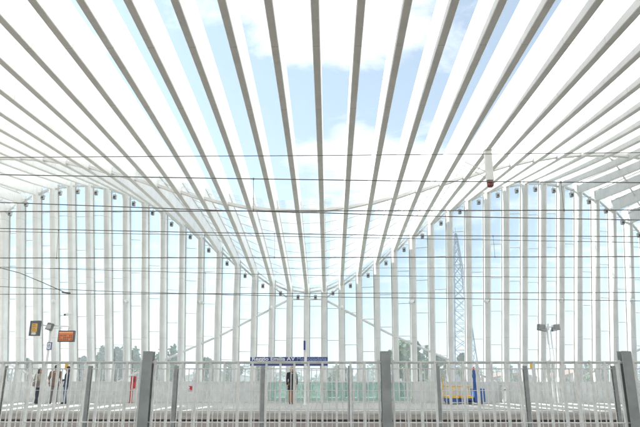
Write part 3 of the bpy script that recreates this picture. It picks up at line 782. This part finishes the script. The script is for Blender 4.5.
def warehouse(label, x0, x1, y, zt, wall, roof, nwin, arched=False, name='warehouse'):
    w = x1-x0; d = 16; t = thing(name, label, 'building', (x0,y,-7)); h = zt+7
    b = MB()
    b.box(0,w,0,d,0,h*.82); b.build('wall', wall, t)
    b = MB()
    if arched:
        for i in range(3):
            u = w/3; rr = [(i*u + u/2 - u/2*math.cos(PI*j/12), math.sin(PI*j/12)*h*.3) for j in range(13)]
            b.loft([[(a, yy, h*.82+.004+z) for a, z in rr] for yy in (-.2, d+.2)])
    else:
        b.loft([[(a, yy, z) for a, z in ((-.5,h*.82+.004),(w+.5,h*.82+.004),(w/2,h))] for yy in (-.4,d+.4)])
    b.build('roof', roof, t)
    for i in range(nwin):
        xx = w*(i+.5)/nwin; e = MB(); e.box(xx-w/nwin*.28,xx+w/nwin*.28,-.05,-.004,h*.42,h*.66); e.build('window', M['pane'], t)
    return t
def bx(x, Y): return at(x,372,Y).x
warehouse('long white warehouse left of the name sign', bx(186,170), bx(247,170), 170, 2.0, M['wallw'], M['roofg'], 9)
warehouse('white arched greenhouses right of the name sign', bx(318,150), bx(372,150), 150, 1.2, M['film'], M['film'], 6, True, 'greenhouse')
warehouse('low white warehouse behind the tall pale tree', bx(380,190), bx(438,190), 190, 1.6, M['wallw'], M['roofg'], 8)
warehouse('beige house behind the wheelchair lift', bx(440,140), bx(474,140), 140, 2.6, M['wallb'], M['roofr'], 4, name='house')
warehouse('low beige farm building right of the pylon', bx(488,150), bx(545,150), 150, 1.4, M['wallb'], M['roofr'], 7, name='house')
warehouse('beige house with tiled roof at the far right', bx(562,145), bx(610,145), 145, 2.2, M['wallb'], M['roofr'], 5, name='house')
warehouse('white warehouse behind the poplars on the left', bx(96,180), bx(172,180), 180, 1.3, M['wallw'], M['roofg'], 9)
warehouse('grey roofed shed at the far left behind the people', bx(5,160), bx(62,160), 160, 1.2, M['wallw'], M['roofg'], 7)

# lattice pylon
q = at(464,366,140)
t = thing('lattice_pylon', 'tall blue-grey lattice pylon seen between the columns on the right', 'pylon', (q.x,140,-7))
Hh = 33.2+EYE+7; wb = 3.1
def half(z): f = z/Hh; return wb*(1-f)**.85*.98 + .18
lv = [Hh*(1-(1-i/15)**1.25) for i in range(16)]
b = MB()
for sx in (-1,1):
    for sy in (-1,1):
        for z0, z1 in zip(lv[:-1], lv[1:]): b.bar((sx*half(z0),sy*half(z0),z0),(sx*half(z1),sy*half(z1),z1),.24)
b.build('leg_frame', M['pylon'], t)
b = MB()
for z0, z1 in zip(lv[:-1], lv[1:]):
    a, c = half(z0), half(z1)
    for (p, q_) in (((-a,-a),(c,-c)),((a,-a),(-c,-c)),((-a,a),(c,c)),((a,a),(-c,c)),((-a,-a),(-c,c)),((-a,a),(-c,-c)),((a,-a),(c,c)),((a,a),(c,-c))):
        b.bar((*p,z0),(*q_,z1),.12)
    for s_ in (-1,1): b.bar((-c,s_*c,z1),(c,s_*c,z1),.10); b.bar((s_*c,-c,z1),(s_*c,c,z1),.10)
b.build('bracing', M['pylon'], t)
b = MB(); b.bar((0,0,Hh),(0,0,Hh+1.6),.09); b.build('spike', M['pylon'], t)

# hills on the horizon
rnd = random.Random(3); b = MB(); n = 120
prof = []
for i in range(n+1):
    x = -2700 + 5400*i/n
    prof.append((x, 17 + 10*math.sin(i*.19+1) + 6*math.sin(i*.47) + 3*math.sin(i*1.13+2) + rnd.uniform(-1,1)))
vs = [(x,1900,-7) for x, h in prof] + [(x,2050,h*.7) for x, h in prof] + [(x,2300,h) for x, h in prof] + [(x,2800,-7) for x, h in prof]
fs = [(r*(n+1)+i, r*(n+1)+i+1, (r+1)*(n+1)+i+1, (r+1)*(n+1)+i) for r in range(3) for i in range(n)]
b.add(vs, fs); struct(b.build('hills', M['hill'], smooth=True))

# ------------------------------------------------------------------ light, sky
def pdir(x, y): return tuple(round(v,3) for v in (at(x,y,30)-Vector((0,0,EYE))).normalized())
CLOUDS = [(pdir(325,8),90,.22),(pdir(405,10),120,.12),(pdir(400,150),110,.26),(pdir(330,165),220,.12),(pdir(170,70),45,-.20),(pdir(250,100),150,-.18),(pdir(335,92),420,-.20),(pdir(395,88),420,-.14),(pdir(470,70),60,-.20),
          (pdir(480,270),10,-.10),(pdir(120,270),12,-.05)]
SUN_EL, SUN_AZ = R(44), R(-66)               # azimuth from +Y, negative to the left
sd = Vector((math.sin(SUN_AZ)*math.cos(SUN_EL), math.cos(SUN_AZ)*math.cos(SUN_EL), math.sin(SUN_EL)))
sl = bpy.data.lights.new('sun', 'SUN'); so = bpy.data.objects.new('sun', sl); C.objects.link(so)
sl.energy = 5.0; sl.angle = R(.5); sl.color = (1,.975,.94)
so.rotation_euler = sd.to_track_quat('Z','Y').to_euler(); so.location = sd*50
w = bpy.data.worlds.new('World'); bpy.context.scene.world = w; w.use_nodes = True
nt = w.node_tree; N = nt.nodes.new; L = nt.links.new
bg = nt.nodes['Background']; bg.inputs['Strength'].default_value = .06
sky = N('ShaderNodeTexSky'); sky.sky_type = 'NISHITA'; sky.sun_disc = False; sky.sun_elevation = SUN_EL; sky.sun_rotation = SUN_AZ
sky.air_density = 1.0; sky.dust_density = 1.2; sky.ozone_density = .35
tc = N('ShaderNodeTexCoord'); sp = N('ShaderNodeSeparateXYZ'); L(tc.outputs['Generated'], sp.inputs[0])
mz = N('ShaderNodeMath'); mz.operation = 'MAXIMUM'; mz.inputs[1].default_value = .06; L(sp.outputs['Z'], mz.inputs[0])
dx = N('ShaderNodeMath'); dx.operation = 'DIVIDE'; L(sp.outputs['X'], dx.inputs[0]); L(mz.outputs[0], dx.inputs[1])
dy = N('ShaderNodeMath'); dy.operation = 'DIVIDE'; L(sp.outputs['Y'], dy.inputs[0]); L(mz.outputs[0], dy.inputs[1])
cb = N('ShaderNodeCombineXYZ'); L(dx.outputs[0], cb.inputs[0]); L(dy.outputs[0], cb.inputs[1]); cb.inputs[2].default_value = 3.7
nz = N('ShaderNodeTexNoise'); nz.inputs['Scale'].default_value = 2.3; nz.inputs['Detail'].default_value = 10; nz.inputs['Roughness'].default_value = .62; nz.inputs['Distortion'].default_value = .35
L(cb.outputs[0], nz.inputs['Vector'])
acc = nz.outputs['Fac']
# cumulus banks and blue openings of that day's sky, as directions (x east of the view, y along it, z up) with a spread and a weight
for d, spread, wgt in CLOUDS:
    vm = N('ShaderNodeVectorMath'); vm.operation = 'DOT_PRODUCT'; L(tc.outputs['Generated'], vm.inputs[0]); vm.inputs[1].default_value = Vector(d).normalized()
    a = N('ShaderNodeMath'); a.operation = 'MULTIPLY_ADD'; a.inputs[1].default_value = spread; a.inputs[2].default_value = -spread; L(vm.outputs['Value'], a.inputs[0])
    e = N('ShaderNodeMath'); e.operation = 'EXPONENT'; L(a.outputs[0], e.inputs[0])
    g = N('ShaderNodeMath'); g.operation = 'MULTIPLY_ADD'; g.inputs[1].default_value = wgt; L(e.outputs[0], g.inputs[0]); L(acc, g.inputs[2]); acc = g.outputs[0]
rp = N('ShaderNodeValToRGB'); rp.color_ramp.elements[0].position = .40; rp.color_ramp.elements[1].position = .68
rp.color_ramp.elements[0].color = (.17,.17,.17,1)
L(acc, rp.inputs['Fac'])
mx = N('ShaderNodeMix'); mx.data_type = 'RGBA'; L(rp.outputs['Color'], mx.inputs['Factor']); 
tn = N('ShaderNodeMix'); tn.data_type = 'RGBA'; tn.blend_type = 'MULTIPLY'; tn.inputs['Factor'].default_value = 1
L(sky.outputs['Color'], tn.inputs['A']); tn.inputs['B'].default_value = (.64,.93,.96,1); L(tn.outputs['Result'], mx.inputs['A'])
mx.inputs['B'].default_value = (7.6,7.8,7.9,1)
L(mx.outputs['Result'], bg.inputs['Color'])

HAZE = .0022
if HAZE:
    hm = bpy.data.materials.new('air'); hm.use_nodes = True; hn = hm.node_tree; hn.nodes.clear()
    ho = hn.nodes.new('ShaderNodeOutputMaterial'); hv = hn.nodes.new('ShaderNodeVolumePrincipled')
    hv.inputs['Color'].default_value = (.93,.96,1,1); hv.inputs['Density'].default_value = HAZE; hv.inputs['Anisotropy'].default_value = .2
    hn.links.new(hv.outputs[0], ho.inputs['Volume'])
    b = MB(); b.box(-3200,3200,-3200,3400,-8,46); struct(b.build('haze', hm), 'stuff')
sc = bpy.context.scene
sc.view_settings.view_transform = 'Standard'; sc.view_settings.look = 'None'
sc.view_settings.exposure = 1.66; sc.view_settings.gamma = 1.0; sc.view_settings.use_curve_mapping = False
sc.cycles.max_bounces = 10; sc.cycles.diffuse_bounces = 6; sc.cycles.transparent_max_bounces = 24
sc.cycles.use_denoising = True
